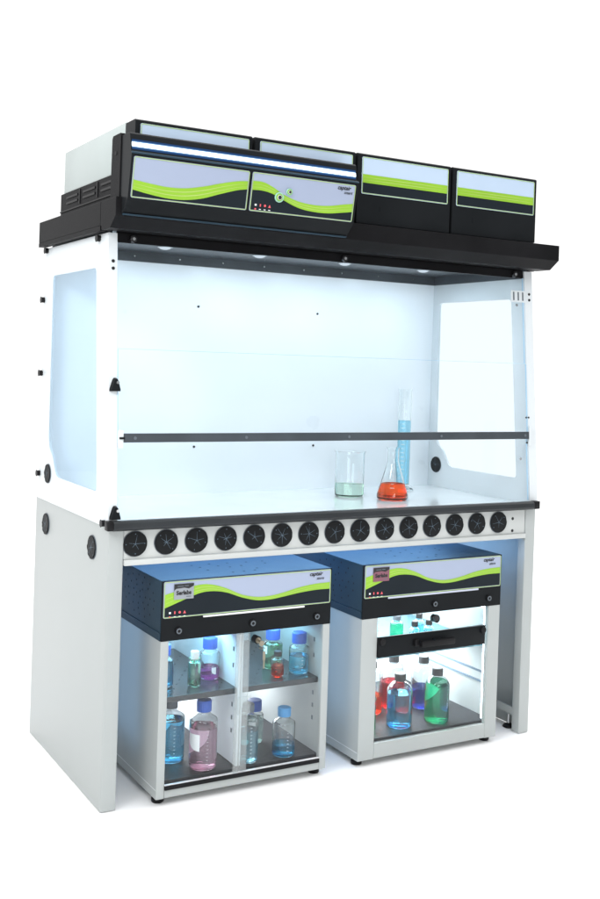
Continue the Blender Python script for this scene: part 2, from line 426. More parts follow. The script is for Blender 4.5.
# ceiling, skirts, front beam, lamps
mb = MB(); mb.box(.0045, 1.5955, .080, .6395, 1.668, 1.674); ceil = mb.build('ceiling_panel', M['beamblack'], hood)
mb = MB(); mb.box(.0045, 1.5955, .628, .6395, 1.634, 1.6675); mb.box(.0045, .013, .085, .6275, 1.634, 1.6675); mb.box(1.587, 1.5955, .085, .6275, 1.634, 1.6675); mb.build('ceiling_skirt', M['beamblack'], ceil)
mb = MB(); mb.prism_x([(.0700, 1.631), (.0725, 1.6575), (.079, 1.6675), (.0840, 1.6675), (.0800, 1.631)], .024, 1.565); beam = mb.build('front_beam', M['black'], hood)
for x in (.070, .797, 1.5197):
    mb = MB(); mb.cyl((x, .058, 1.6430), .0105, .012, 'Y', 20, bev=.002); k = mb.build('glass_knob', M['screw'], beam, smooth=True)
    mb = MB(); mb.cyl((x, .0565, 1.6430), .005, .002, 'Y', 6); mb.build('socket', M['chrome'], k)
for x in (.304, .655, 1.003, 1.354):
    mb = MB(); mb.lathe([(.026, 0), (.026, -.004), (.022, -.005), (.020, -.004)], (x, .39, 1.6675), 28); r_ = mb.build('spot_lamp', M['chrome'], ceil, smooth=True)
    mb = MB(); mb.lathe([(.020, -.004), (.016, -.0085), (.009, -.0105), (0, -.0112)], (x, .39, 1.6675), 28); mb.build('lens', M['lamp'], r_, smooth=True)
for i in range(9):
    x = .12 + i * .17
    mb = MB(); mb.cyl((x, .6262, 1.652), .003, .002, 'Y', 10); mb.build('rivet', M['chrome'], ceil, smooth=True)
# front glazing
def sloped_box(x0, x1, z0, z1, d0, d1):
    """box in the leaning front plane, d = distance in front of it"""
    mb = MB()
    a = [mb.bm.verts.new(p) for p in ((x0, slope(z0) - d0, z0), (x1, slope(z0) - d0, z0), (x1, slope(z0) - d1, z0), (x0, slope(z0) - d1, z0))]
    b = [mb.bm.verts.new(p) for p in ((x0, slope(z1) - d0, z1), (x1, slope(z1) - d0, z1), (x1, slope(z1) - d1, z1), (x0, slope(z1) - d1, z1))]
    mb.bm.faces.new(a); mb.bm.faces.new(b)
    for i in range(4): j = (i + 1) % 4; mb.bm.faces.new((a[i], a[j], b[j], b[i]))
    return mb
def glazing(z0, z1, d0, d1, edges):
    p = sloped_box(.0245, 1.5615, z0, z1, d0, d1).build('front_pane', M['pane'], hood)
    for e in edges:
        if e == 'L': sloped_box(.0225, .0243, z0, z1, d0, d1).build('pane_edge', M['pane_edge'], p)
        if e == 'R': sloped_box(1.5617, 1.5635, z0, z1, d0, d1).build('pane_edge', M['pane_edge'], p)
        if e == 'B': sloped_box(.0245, 1.5615, z0 - .0012, z0, d0, d1).build('pane_edge', M['pane_edge'], p)
    return p
glazing(1.3230, 1.632, -.007, -.003, 'LRB')
glazing(1.0560, 1.3210, -.001, .003, 'LR')
lower = glazing(.8370, 1.0545, -.007, -.003, 'LR')
bar = sloped_box(.0385, 1.5605, 1.0545, 1.0800, .0035, .012).build('sash_bar', M['beamblack'], hood)
for x in (.072, .43, .80, 1.17, 1.543):
    mb = MB(); mb.cyl((x, slope(1.067) - .0135, 1.067), .0045, .002, 'Y', 14); mb.build('screw', M['greycap'], bar, smooth=True)
mb = MB(); mb.box(.022, .0375, .005, .013, 1.038, 1.090, bev=.002); cl = mb.build('sash_guide', M['hoodwhite'], hood, smooth=True)
mb = MB(); mb.box(.024, .040, .0015, .0045, 1.064, 1.070); mb.build('catch', M['blackplastic'], cl)
mb = MB(); mb.box(1.562, 1.572, .004, .012, 1.030, 1.100, bev=.002); mb.build('sash_guide', M['hoodwhite'], hood, smooth=True)
def bracket(x, z):
    mb = MB(); y1 = slope(z) - .0002
    prof = [(-.0165, 0), (.0165, 0), (.0165, .006), (.0075, .034), (.0035, .039), (-.0035, .039), (-.0075, .034), (-.0165, .006)]
    a = [mb.bm.verts.new((x + u, y1, z - .018 + v)) for u, v in prof]; b = [mb.bm.verts.new((x + u * .8, y1 - .014, z - .018 + v * .9 + .001)) for u, v in prof]
    mb.bm.faces.new(a); mb.bm.faces.new(b)
    for i in range(len(a)): j = (i + 1) % len(a); mb.bm.faces.new((a[i], a[j], b[j], b[i]))
    o = mb.build('hinge_bracket', M['blackgloss'], hood)
    mb = MB(); mb.cyl((x + .004, y1 - .017, z + .008), .0045, .004, 'Y', 14); mb.build('screw', M['chrome'], o, smooth=True)
bracket(.0145, 1.2176); bracket(.0145, .8545)
hp = sloped_box(1.498, 1.5625, 1.543, 1.584, .0035, .0075).build('glass_hinge', M['hoodwhite'], hood)
for i in range(3):
    x = 1.509 + i * .021
    sloped_box(x - .0028, x + .0028, 1.549, 1.579, .0077, .0090).build('slot', M['greycap'], hp)
for z in (1.532, .984): 
    mb = MB(); mb.cyl((1.525, slope(z) - .006, z), .005, .003, 'Y', 14); mb.build('pane_stud', M['chrome'], hood, smooth=True)
# canopy: hollow black tray
mb = MB()
xo0, xo1 = -.026, 1.626
can = MB()
can.prism_x([(-.0465, 1.745), (-.0465, 1.692), (-.0036, 1.661), (.0690, 1.661), (.0690, 1.6745), (.080, 1.6745), (.080, 1.745)], xo0, xo1, bev=.0015)
canopy = can.build('canopy', M['black'], hood)
mb = MB(); mb.box(xo0, xo1, .0805, .702, 1.675, 1.745, bev=.002); mb.box(xo0, -.0045, .0805, .702, 1.661, 1.6745); mb.box(1.6045, xo1, .0805, .702, 1.661, 1.6745)
mb.build('canopy_deck', M['black'], canopy)

# ------------------------------------------------------------------ filter modules on the canopy
flat_top = [(0, .53), (1, .53)]; flat_bot = [(0, .30), (1, .30)]
DECK = 1.7455
lab_txt = ['far left filter module behind the lit console, its pale metal side in view',
           'second filter module from the left, its lower half hidden by the lit console',
           'third black filter module from the left, right beside the lit console',
           'far right black filter module with striped label on the black canopy']
for i, (x0, x1) in enumerate(((.030, .4005), (.411, .767), (.777, 1.146), (1.156, 1.5245))):
    f = thing('filter_module', lab_txt[i], 'filter module', ((x0 + x1) / 2, .28, DECK), 'filter modules on the canopy')
    mb = MB(); mb.prism_x([(-.030, DECK + .003), (.050, DECK + .003), (.050, 1.972), (-.024, 1.972), (-.030, 1.968)], x0, x1, bev=.0015); fp = mb.build('front_panel', M['blackgloss'], f)
    mb = MB(); mb.box(x0 + .002, x1 - .002, .0505, .625, 1.838, 1.9765, bev=.003); mb.build('casing', M['casing'], f, smooth=True)
    mb = MB(); mb.box(x0 - .003, x1 + .003, .0505, .642, DECK, 1.8375, bev=.002)
    br = mb.build('base_rail', M['black'], f)
    mb = MB()
    for k in range(3):
        y = .12 + k * .17
        for z in (1.800, 1.818): mb.box(x0 - .0055, x0 - .0033, y, y + .115, z - .0035, z + .0035)
        mb.box(x0 - .0055, x0 - .0033, y - .025, y - .018, 1.785, 1.832)
    mb.box(x0 - .0060, x0 - .0033, .06, .64, 1.775, 1.779)
    mb.build('ribs', M['blackplastic'], br)
    wave_label(f, (x0 + .015, -.0300, 1.843), (1, 0, 0), (0, 0, 1), x1 - x0 - .026, .1175, flat_top, flat_bot, 'sky')

# ------------------------------------------------------------------ control console with the light strip
con = thing('control_console', 'black control console with a glowing white light strip above two wavy green labels', 'console', (.36, -.075, 1.699), None)
prof = [(-.0550, 1.699), (-.094, 1.735), (-.1150, 1.855), (-.1050, 1.868), (-.1010, 1.894), (-.0980, 1.912), (-.0920, 1.917), (-.034, 1.917), (-.034, 1.7465), (-.048, 1.7465), (-.048, 1.699)]
mb = MB(); mb.prism_x(prof, -.010, .727, bev=.0012); mb.build('body', M['blackgloss'], con)
ck = MB(); ck.prism_x([(.040, 1.7465), (.036, 1.917), (.030, 1.925), (-.030, 1.925), (-.0335, 1.9175), (-.0335, 1.7465)], -.013, .024); cheek = ck.build('cheek', M['black'], con)
mb = MB(); mb.box(-.0145, -.0132, -.004, .010, 1.868, 1.878); mb.build('slot', M['hole'], cheek)
lipm = MB(); lipm.prism_x([(-.0600, 1.6975), (-.0560, 1.6940), (-.0492, 1.6940), (-.0492, 1.6985), (-.0555, 1.6985)], -.008, .725); lipm.build('bottom_lip', M['steelblue'], con)
def led_band(z0, z1, name, mat, par):
    yy = lambda z: -.1062 + (z - 1.8705) * .16
    m = MB(); m.prism_x([(yy(z0), z0), (yy(z1), z1), (yy(z1) + .004, z1), (yy(z0) + .004, z0)], -.006, .722)
    return m.build(name, M[mat], par)
led = led_band(1.8775, 1.8885, 'light_strip', 'led', con)
for z0, z1, mt in ((1.8743, 1.8774, 'halopale'), (1.8886, 1.8917, 'halopale'), (1.8690, 1.8742, 'haloblue'), (1.8918, 1.8970, 'haloblue')): led_band(z0, z1, 'halo_band', mt, led)  # the strip's blue halo, made as dim glowing bands above and below it
mb = MB(); mb.prism_x([(-.1165, 1.8555), (-.1185, 1.8590), (-.1120, 1.8625), (-.1100, 1.8600)], -.010, .727); mb.build('trim_rib', M['steelblue'], con)
vdir = Vector((0, -.115 + .094, 1.855 - 1.735)).normalized()
nrm = Vector((1, 0, 0)).cross(vdir)
o1 = Vector((-.003, -.0945, 1.738)) + nrm * .0002; LH = .113; LW = .356
tl = [(0, .44), (.15, .385), (.3, .35), (.45, .375), (.6, .47), (.75, .60), (.9, .71), (1, .745)]; bl = [(0, .20), (.15, .125), (.3, .075), (.45, .085), (.6, .17), (.75, .33), (.9, .48), (1, .54)]
tr = [(0, .77), (.1, .77), (.2, .67), (.3, .52), (.45, .385), (.6, .34), (.75, .365), (.9, .45), (1, .50)]; br_ = [(0, .54), (.1, .55), (.2, .50), (.3, .38), (.45, .22), (.6, .16), (.75, .165), (.9, .23), (1, .28)]
pl, Pf = wave_label(con, o1, (1, 0, 0), vdir, LW, LH, tl, bl, 'lav', 'left_label')
o2 = o1 + Vector((LW + .009, 0, 0))
pr, Pg = wave_label(con, o2, (1, 0, 0), vdir, LW, LH, tr, br_, 'lav', 'right_label')
pl.name = 'console_label'; pr.name = 'console_label'
text_obj('captair', .0170, M['ink'], pr, Pg(.815, .840, .0026), (1, 0, 0), vdir, bold=.0004, shear=.25)
text_obj('smart', .0125, M['ink'], pr, Pg(.885, .735, .0026), (1, 0, 0), vdir, bold=.0002, shear=.35)
symbols(pr, Pg, LW, LH, .055, .17, .0088)
def ring_knob(u, v, r, seg=32):
    R = Matrix((Vector((1, 0, 0)), vdir, nrm)).transposed()
    def put(prof, nm, mat, par):
        m = MB(); m.lathe(prof, seg=seg)
        for q in m.bm.verts: q.co = R @ q.co + Vector(Pg(u, v, 0))
        return m.build(nm, mat, par, smooth=True)
    k = put([(0, .003), (r, .003), (r, .006), (r * .86, .0075), (r * .74, .006), (0, .006)], 'sensor_button', M['button'], con)
    put([(0, .0064), (r * .70, .0064), (r * .66, .0078), (0, .0082)], 'face', M['green'], k)
    put([(0, .0084), (r * .40, .0084), (r * .36, .0105), (0, .011)], 'eye', M['ink'], k)
    put([(r * .40, .0082), (r * .48, .0082), (r * .46, .0098), (r * .40, .0098)], 'eye_ring', M['strip'], k)
ring_knob(.262, .43, .0150); ring_knob(.352, .60, .0105)

# ------------------------------------------------------------------ the storage cabinets
def perfs(parent, pts, axis, at, r=.0026, name='perforations', sg=-1):
    mb = MB()
    for a, b in pts:
        vs = []
        for k in range(7):
            u = a + r * math.cos(k * 2 * PI / 7); v = b + r * math.sin(k * 2 * PI / 7)
            vs.append({'X': (at, u, v), 'Z': (u, v, at), 'Y': (u, at, v)}[axis])
        mb.bm.faces.new([mb.bm.verts.new(p) for p in vs])
    return mb.build(name, M['hole'], parent, norm=False)

TOPH = [(0.1746, 0.157), (0.1862, 0.1186), (0.2363, 0.1605), (0.1928, 0.0743), (0.2489, 0.1212), (0.297, 0.156), (0.2511, 0.0198), (0.3204, 0.1036), (0.3618, 0.1503), (0.2771, 0.0937), (0.4184, 0.1479), (0.4115, 0.1144), (0.3492, 0.0501), (0.3286, 0.0241), (0.2896, 0.0219), (0.1746, 0.2858), (0.1862, 0.3088), (0.2363, 0.2837), (0.1928, 0.3354), (0.2489, 0.3073), (0.297, 0.2864), (0.2511, 0.3681), (0.3204, 0.3178), (0.3618, 0.2898), (0.2771, 0.3238), (0.4184, 0.2913), (0.4115, 0.3114), (0.3492, 0.3499), (0.3286, 0.3655), (0.2896, 0.3669)]
def radial_pts(cx, cy, spread, n, w, h, q):
    out = []
    for ring, (rr, cnt) in enumerate(((.16, 3), (.42, 7), (.70, 11), (.98, 16))):
        for k in range(cnt):
            a = 2 * PI * k / cnt + ring * .37
            u = cx + rr * w * math.cos(a) + q.uniform(-.004, .004); v = cy + rr * h * math.sin(a) + q.uniform(-.003, .003)
            out.append((u, v))
    return out

lab_top = [(0, .64), (.1, .76), (.2, .855), (.27, .83), (.35, .70), (.45, .47), (.54, .37), (.62, .37), (.7, .43), (.8, .54), (.9, .60), (1, .615)]
lab_bot = [(0, .27), (.1, .45), (.2, .62), (.27, .645), (.35, .58), (.45, .39), (.54, .275), (.62, .265), (.7, .31), (.8, .38), (.9, .42), (1, .42)]
def cabinet_shell(root, x0, x1, yf, yb, fl, fr, zb, zt, lit, badge):
    """body, filter housing with label, strip, knobs and feet"""
    Z0, Z1 = .022, .4800
    t = .0015
    for xa, xb, inn in ((x0, x0 + fl, x0 + .016), (x1 - fr, x1, x1 - .016)):
        mb = MB()
        s = 1 if xa == x0 else -1; xo = x0 if s > 0 else x1
        prof = [(xo, yf), (xo + s * (fl if s > 0 else fr), yf), (xo + s * (fl if s > 0 else fr), yf + .018), (xo + s * .016, yf + .018), (xo + s * .016, yb), (xo, yb)]
        a = [mb.bm.verts.new((u, v, Z0)) for u, v in prof]; b = [mb.bm.verts.new((u, v, Z1)) for u, v in prof]
        mb.bm.faces.new(a); mb.bm.faces.new(b)
        for i in range(len(a)): j = (i + 1) % len(a); mb.bm.faces.new((a[i], a[j], b[j], b[i]))
        es = [e for e in mb.bm.edges if abs(e.verts[0].co.z - e.verts[1].co.z) > .3 and all(abs(v.co.y - yf) < 1e-6 for v in e.verts)]
        bmesh.ops.bevel(mb.bm, geom=es, offset=.003, segments=3, profile=.5, affect='EDGES')
        mb.build('side_wall', M['white'], root, smooth=True)
    mb = MB(); mb.box(x0 + .0165, x1 - .0165, yb - .012, yb - .001, Z0, Z1); mb.build('back_wall', M['inner'], root)
    mb = MB(); mb.box(x0 + fl + .0003, x1 - fr - .0003, yf + .0005, yf + .017, Z0 + .0005, zb, bev=.0015); mb.box(x0 + .0165, x1 - .0165, yf + .0175, yb - .0125, Z0 + .001, zb - .012)
    base = mb.build('plinth', M['white'], root)
    seam = MB(); seam.box(x0 - .0004, x0 + .0005, yf + .004, yb, .0475, .0490); seam.build('fold_line', M['patch'], base)
    for x in (x0 + .022, x1 - .020):
        for y in (yf + .040, yb - .045):
            mb = MB(); mb.lathe([(0, 0), (.0165, 0), (.0185, .003), (.0185, .012), (.015, .0155), (.009, .0215), (0, .0215)], (x, y, 0), 28); mb.build('foot', M['blackplastic'], root, smooth=True)
    # filter housing on top
    hs = MB(); hs.box(x0 - .001, x1 + .001, yf + .006, yb + .004, .505, .6555, bev=.0015); hs.box(x0 - .002, x1 + .002, yf + .0055, yb + .005, .4805, .5045, bev=.001)
    hb = hs.build('filter_housing', M['steelblue'], root)
    q = random.Random(5)
    perfs(hb, radial_pts(.145, .583, 1, 1, .125, .062, q), 'X', x0 - .00145, r=.0034)
    perfs(hb, [(x0 + u, v) for u, v in TOPH], 'Z', .6560, r=.0046)
    mb = MB(); mb.box(x0, x1, yf - .0005, yf + .0050, .4805, .6555, bev=.001); fa = mb.build('front_fascia', M['blackgloss'], root)
    L, P = wave_label(root, (x0 + .004, yf - .0008, .5470), (1, 0, 0), (0, 0, 1), x1 - x0 - .008, .1065, lab_top, lab_bot, 'lav')
    LW_, LH_ = x1 - x0 - .008, .1065
    text_obj('captair', .0170, M['ink'], L, P(.860, .84, .0026), (1, 0, 0), (0, 0, 1), bold=.0004, shear=.25)
    text_obj('store', .0125, M['ink'], L, P(.905, .72, .0026), (1, 0, 0), (0, 0, 1), bold=.0002, shear=.35)
    symbols(L, P, LW_, LH_, .036, .145, .0088)
    # badge at the upper left
    bw, bh = .062, .045
    mb = MB(); q0 = Vector(P(.055, .50, .0027)); mb.box(q0.x, q0.x + bw, q0.y - .0012, q0.y, q0.z, q0.z + bh); bd = mb.build('badge', M[badge], L)
    mb = MB(); yq = q0.y - .0015; pts = [(0, bh), (0, bh * .58), (.006, bh * .70), (bw * .5, bh * .74), (bw * .75, bh * .66), (bw, bh * .84), (bw, bh)]
    mb.bm.faces.new([mb.bm.verts.new((q0.x + a, yq, q0.z + b)) for a, b in pts]); mb.build('badge_swoosh', M['ink'], L)
    text_obj('Serlabs', .0165, M['ink'], L, (q0.x + .007, yq - .0002, q0.z + .0135), (1, 0, 0), (0, 0, 1), bold=.0008)
    mb = MB()
    for a, b, w_ in ((.010, .0370, .020), (.033, .0375, .012), (.038, .0060, .016)): mb.quad(*[(q0.x + u, yq - .0003, q0.z + v) for u, v in ((a, b), (a + w_, b), (a + w_, b + .0022), (a, b + .0022))])
    mb.build('small_print', M['greycap'], L, norm=False)
    s0 = x0 + (.1315 if not lit else .098)
    mb = MB(); mb.box(s0, s0 + (.344 if not lit else .374), yf - .0030, yf - .0003, .5405, .5455); mb.build('indicator_strip', M['striplit'] if lit else M['strip'], root)
    for x in ((.053, .295, .520) if not lit else (.286, .518)):
        mb = MB(); mb.cyl((x0 + x, yf - .008, .5085), .0105, .008, 'Y', 22, bev=.0015); k = mb.build('knob', M['blackplastic'], root, smooth=True)
        mb = MB(); mb.lathe([(.0048, 0), (.0082, 0), (.0082, .0008), (.0048, .0008)], seg=20)
        for v in mb.bm.verts: v.co = Vector((x0 + x + v.co.x, yf - .0082 - v.co.z, .5085 + v.co.y))
        mb.build('ring', M['greycap'], k)
    return hb

AX0, AX1, AY, AB = .1555, .7285, -.0316, .500
cabA = thing('storage_cabinet', 'two-door storage cabinet under the bench with a key hanging from its lock', 'cabinet', ((AX0 + AX1) / 2, .234, 0), 'chemical storage cabinets under the bench')
cabinet_shell(cabA, AX0, AX1, AY, AB, .026, .025, .0450, .48, False, 'badge_grey')
mb = MB(); mb.box(.425, .440, -.002, AB - .0125, .0665, .4795); part = mb.build('partition', M['inner'], cabA)
for x in (.4243, AX1 - .0168):
    mb = MB()
    for z in (.16, .20, .24, .36, .41):
        for y in (.03, .40): mb.box(x - .0012, x + .0006, y, y + .006, z, z + .013)
    mb.build('shelf_slots', M['greycap'], part if x < .5 else cabA)
for xa, xb in ((AX0 + .0168, .4245), (.4405, AX1 - .0168)):
    mb = MB(); mb.box(xa, xb, .004, .4872, .2870, .3045, bev=.001); sh = mb.build('shelf', M['shelf'], cabA)
    q = random.Random(3); pts = []
    for i in range(9):
        for j in range(12):
            if (i + j) % 2: pts.append((xa + .02 + (xb - xa - .04) * i / 8, .03 + .44 * j / 11))
    perfs(sh, pts, 'Z', .3050, r=.0032)
    mb = MB(); mb.box(xa, xb, -.008, .4872, .0505, .0645, bev=.001); mb.build('spill_tray', M['tray'], cabA)
mb = MB(); mb.box(AX0 + .0262, AX1 - .0252, AY - .004, AY + .0165, .0455, .0580, bev=.001); tk = mb.build('door_track', M['blackplastic'], cabA)
mb = MB(); mb.box(AX0 + .0262, AX1 - .0252, AY - .001, AY + .008, .0583, .0600); mb.build('track_strip', M['strip'], tk)
for xa, xb, ysh in ((AX0 + .0265, .4170, .0), (.4270, AX1 - .0255, .0065)):
    mb = MB(); mb.box(xa, xb, AY + .001 + ysh, AY + .005 + ysh, .0605, .4795); d = mb.build('door', M['pane'], cabA)
    if xa < .4:
        mb = MB(); mb.box(.3985, .4175, AY - .008, AY + .0005, .0640, .4795, bev=.0015); mb.build('stile', M['stile'], d)
    else:
        mb = MB(); mb.box(.4185, .4440, AY - .004, AY + .0065, .0640, .4795, bev=.0015); mb.build('stile', M['stile'], d)
        mb = MB(); mb.box(.4040, .4470, AY - .0150, AY - .0085, .238, .292, bev=.002); mb.build('handle', M['handle'], d)
mb = MB(); mb.cyl((.4610, AY - .022, .4600), .0120, .0225, 'Y', 24, bev=.0015); lk = mb.build('door_lock', M['blackplastic'], cabA, smooth=True)
mb = MB(); mb.cyl((.4610, AY - .0255, .4600), .0085, .0035, 'Y', 20); mb.box(.4602, .4618, AY - .045, AY - .0255, .4570, .4630); mb.cyl((.4610, AY - .047, .4560), .0085, .0020, 'Y', 16); mb.build('lock_key', M['brass'], lk)
mb = MB(); mb.lathe([(.008, -.0008), (.0095, -.0008), (.0095, .0008), (.008, .0008)], (.4625, AY - .047, .4420), 20); mb.box(.4655, .4745, AY - .048, AY - .0465, .405, .432, bev=.0006); mb.box(.4680, .4725, AY - .048, AY - .0465, .380, .405); mb.build('spare_key', M['brass'], lk)
for z, y0, y1, nm in ((.4755, .03, .44, 'led_tube'),):
    for xa, xb in ((.20, .41), (.46, .69)):
        mb = MB(); mb.box(xa, xb, .455, .470, .4680, .4770); mb.build('led_tube', M['cabled'], cabA)
for xa, xb in ((.20, .41), (.46, .69)):
    mb = MB(); mb.box(xa, xb, .462, .476, .2780, .2865); mb.build('led_tube', M['cabled'], cabA)

BX0, BX1, BY, BB = .8500, 1.4234, -.0300, .500
cabB = thing('storage_cabinet', 'brightly lit storage cabinet under the bench with a black pull bar across its front', 'cabinet', ((BX0 + BX1) / 2, .235, 0), 'chemical storage cabinets under the bench')
cabinet_shell(cabB, BX0, BX1, BY, BB, .062, .051, .0715, .48, True, 'badge_red')
mb = MB(); mb.box(BX0 + .0168, BX1 - .0168, BY + .0185, .4870, .0720, .0795); mb.build('spill_tray', M['tray'], cabB)
mb = MB(); mb.box(BX0 + .0168, BX1 - .0168, .015, .4870, .3310, .3395); shb = mb.build('shelf', M['teal'], cabB)
perfs(shb, [(BX0 + .05 + .06 * i, .06 + .06 * j) for i in range(9) for j in range(7)], 'Z', .3400, r=.003)
for z in (.235, .2000):
    mb = MB(); mb.box(BX1 - .0215, BX1 - .0165, -.005, .480, z - .006, z); mb.build('shelf_runner', M['slit'], cabB)
mb = MB(); mb.box(.9125, 1.3720, BY + .006, BY + .010, .0725, .4795); mb.build('door_pane', M['pane'], cabB)
mb = MB(); mb.box(.9125, 1.3560, BY - .006, BY + .0055, .3515, .4170, bev=.0015); pb = mb.build('pull_bar', M['blackgloss'], cabB, smooth=True)
mb = MB(); mb.box(1.050, 1.066, BY - .020, BY - .0065, .3780, .4000, bev=.002); mb.box(1.0662, 1.2040, BY - .036, BY - .020, .3755, .3960, bev=.003); mb.box(1.130, 1.160, BY - .0199, BY - .0065, .3800, .3940); mb.build('handle', M['blackplastic'], pb, smooth=True)
for x in (.9260, 1.3440):
    mb = MB(); mb.cyl((x, BY - .013, .4020), .0110, .0068, 'Y', 20, bev=.0015); mb.build('knob', M['blackplastic'], pb, smooth=True)
mb = MB(); mb.cyl((1.1380, BY - .018, .4600), .0125, .0238, 'Y', 22, bev=.002); lk = mb.build('door_lock', M['blackplastic'], cabB, smooth=True)
mb = MB(); mb.cyl((1.130, BY - .026, .4665), .0105, .0072, 'Y', 20, bev=.001); mb.build('lock_barrel', M['screw'], lk, smooth=True)
mb = MB(); mb.box(BX0 + .03, BX1 - .03, .455, .472, .4660, .4770); mb.build('led_tube', M['cabled'], cabB)
mb = MB(); mb.box(BX1 - .0260, BX1 - .0168, .03, .44, .4600, .4770); mb.build('led_tube', M['cabled'], cabB)
mb = MB(); mb.box(BX0 + .03, BX1 - .03, .455, .472, .3215, .3305); mb.build('led_tube', M['cabled'], cabB)
mb = MB(); mb.box(1.3722, 1.3758, BY + .019, BY + .024, .085, .470); mb.build('led_tube', M['cabled'], cabB)

# ------------------------------------------------------------------ glassware
def arc_patch(parent, c, r, a0, a1, z0, z1, mat, name, shape=None, n=14):
    """curved printed patch on a cylinder, angles in the world xy plane"""
    mb = MB(); prev = None
    for k in range(n + 1):
        t = k / n; a = a0 + (a1 - a0) * t
        lo, hi = (z0, z1) if shape is None else shape(t, z0, z1)
        p = mb.bm.verts.new((c[0] + r * math.cos(a), c[1] + r * math.sin(a), c[2] + lo)); q = mb.bm.verts.new((c[0] + r * math.cos(a), c[1] + r * math.sin(a), c[2] + hi))
        if prev: mb.bm.faces.new((prev[0], p, q, prev[1]))
        prev = (p, q)
    return mb.build(name, mat, parent, norm=False)
def marks(t, c, radf, zs_, wid, a0, th=.0014):
    mb = MB()
    for k, z in enumerate(zs_):
        r = radf(z) + .0004; n = 5; hw = wid * (1.5 if k % 2 == 0 else 1) / r / 2
        prev = None
        for i in range(n + 1):
            a = a0 - hw + 2 * hw * i / n
            p = mb.bm.verts.new((c[0] + r * math.cos(a), c[1] + r * math.sin(a), c[2] + z)); q = mb.bm.verts.new((c[0] + r * math.cos(a), c[1] + r * math.sin(a), c[2] + z + th))
            if prev: mb.bm.faces.new((prev[0], p, q, prev[1]))
            prev = (p, q)
    mb.build('graduation_marks', M['patch'], t, norm=False)

def half_moon(t, z0, z1):
    h = z1 - z0; return z0 + h * (.55 * (1 - math.sqrt(max(0, t * (2 - t))))) , z1
CAMA = math.atan2(-2.86 - .1, -1.04 - .5)    # direction from the bench to the camera

def bottle(label, x, y, z, r, H, liq, level, cap, cr, ch, style='lab', patch=None, group='bottles in the cabinets'):
    t = thing('chemical_bottle', label, 'bottle', (x, y, z + .0005), group)
    z = z + .0005
    nr = cr * .80; w = .0022; zt = H - ch * .25     # neck ends inside the cap
    zn = H - ch - .003
    if style == 'lab': zs = zn - (r - nr) * .95
    else: zs = zn - (r - nr) * 1.15
    zs = max(zs, H * .40)
    out = [(0, .003), (r * .70, .0025), (r * .80, 0), (r * .90, .0008), (r * .975, .004), (r, .010), (r, zs)]
    n = 8
    for k in range(1, n + 1):
        s = k / n
        if style == 'lab': ss = s; rr = r - (r - nr) * (ss * ss * (3 - 2 * ss)) * 1.0; zz = zs + (zn - zs) * s
        else: a = s * PI / 2; rr = nr + (r - nr) * (math.cos(a) * .85 + (1 - s) * .15); zz = zs + (zn - zs) * (math.sin(a) * .8 + s * .2)
        out.append((rr, zz))
    out += [(nr, zt)]
    inn = [(nr - w, zt)]
    body = [p for p in out[6:-1]]
    inn += [(max(p[0] - w, .002), p[1]) for p in body[::-1]]
    inn += [(r - w, .0115), (r - w - .002, .0065), (r * .82, .0050), (0, .0060)]
    prof = out + inn
    MB().lathe(prof, (x, y, z), 44).build('glass_body', M['glass'], t, smooth=True)
    # liquid follows the inner wall, a touch into the glass
    g = .0006
    lp = [(0, .0055), (r * .82, .0045), (r - w - .002 + g, .0060), (r - w + g, .0112)]
    def rad(zz):
        for a, b in zip(body, body[1:]):
            if a[1] <= zz <= b[1]: f = (zz - a[1]) / (b[1] - a[1]); return a[0] + (b[0] - a[0]) * f
        return r
    for zz in [b[1] for b in body if b[1] < level]: lp.append((rad(zz) - w + g, zz))
    re = rad(level) - w + g
    lp += [(re, level), (re - .0012, level - .0010), (0, level - .0012)]
    MB().lathe(lp, (x, y, z), 44).build('liquid', M['liq_' + liq], t, smooth=True)
    ct = H
    cp = [(0, H - ch), (cr - .0006, H - ch), (cr, H - ch + .001), (cr, ct - .0025), (cr - .0008, ct - .0006), (cr - .003, ct), (0, ct)]
    # a recess keeps the neck out of the solid cap
    cp = [(nr + .0006, H - ch), (cr, H - ch), (cr, ct - .003), (cr - .0010, ct - .0007), (cr - .003, ct), (0, ct), (0, zt + .0004), (nr + .0006, zt + .0004)]
    MB().lathe(cp + [cp[0]], (x, y, z), 60, rib=.0006).build('cap', M[cap], t, smooth=False)
    if style == 'lab' and r > .028: marks(t, (x, y, z), lambda zz: r, [.022 + .011 * k for k in range(int((zs - .030) / .011))], .0045, CAMA + .35, .0009)
    if patch:
        da0, da1, p0, p1 = patch
        arc_patch(t, (x, y, z), r + .0003, CAMA + da0, CAMA + da1, p0, p1, M['patch'], 'marking_patch', half_moon)
    return t

zs = .3045; zf = .0645; zb = .0795
UG = 'bottles on the upper shelf of the two-door cabinet'
bottle('blue-capped bottle of blue liquid half hidden by the left frame on the upper shelf', .226, .114, zs, .0331, .127, 'blue', .078, 'bluecap', .0230, .033, group=UG)
bottle('slim bottle of pale green liquid with a white cap on the upper shelf', .313, .073, zs, .0204, .107, 'pale', .084, 'whitecap', .0130, .024, group=UG)
bottle('blue-capped bottle with a little purple liquid on the upper shelf beside the cabinet partition', .390, .129, zs, .0310, .127, 'purple', .036, 'bluecap', .0226, .033, patch=(.25, .75, .018, .040), group=UG)
bottle('blue-capped bottle of pale green liquid behind the small red one on the upper shelf', .625, .150, zs, .0322, .127, 'mint', .078, 'bluecap', .0232, .033, patch=(-1.2, -.6, .05, .075), group=UG)
bottle('small vial of red liquid with a black cap at the front of the upper shelf', .595, .061, zs, .0205, .080, 'red', .036, 'blackcap', .0125, .016, group=UG)
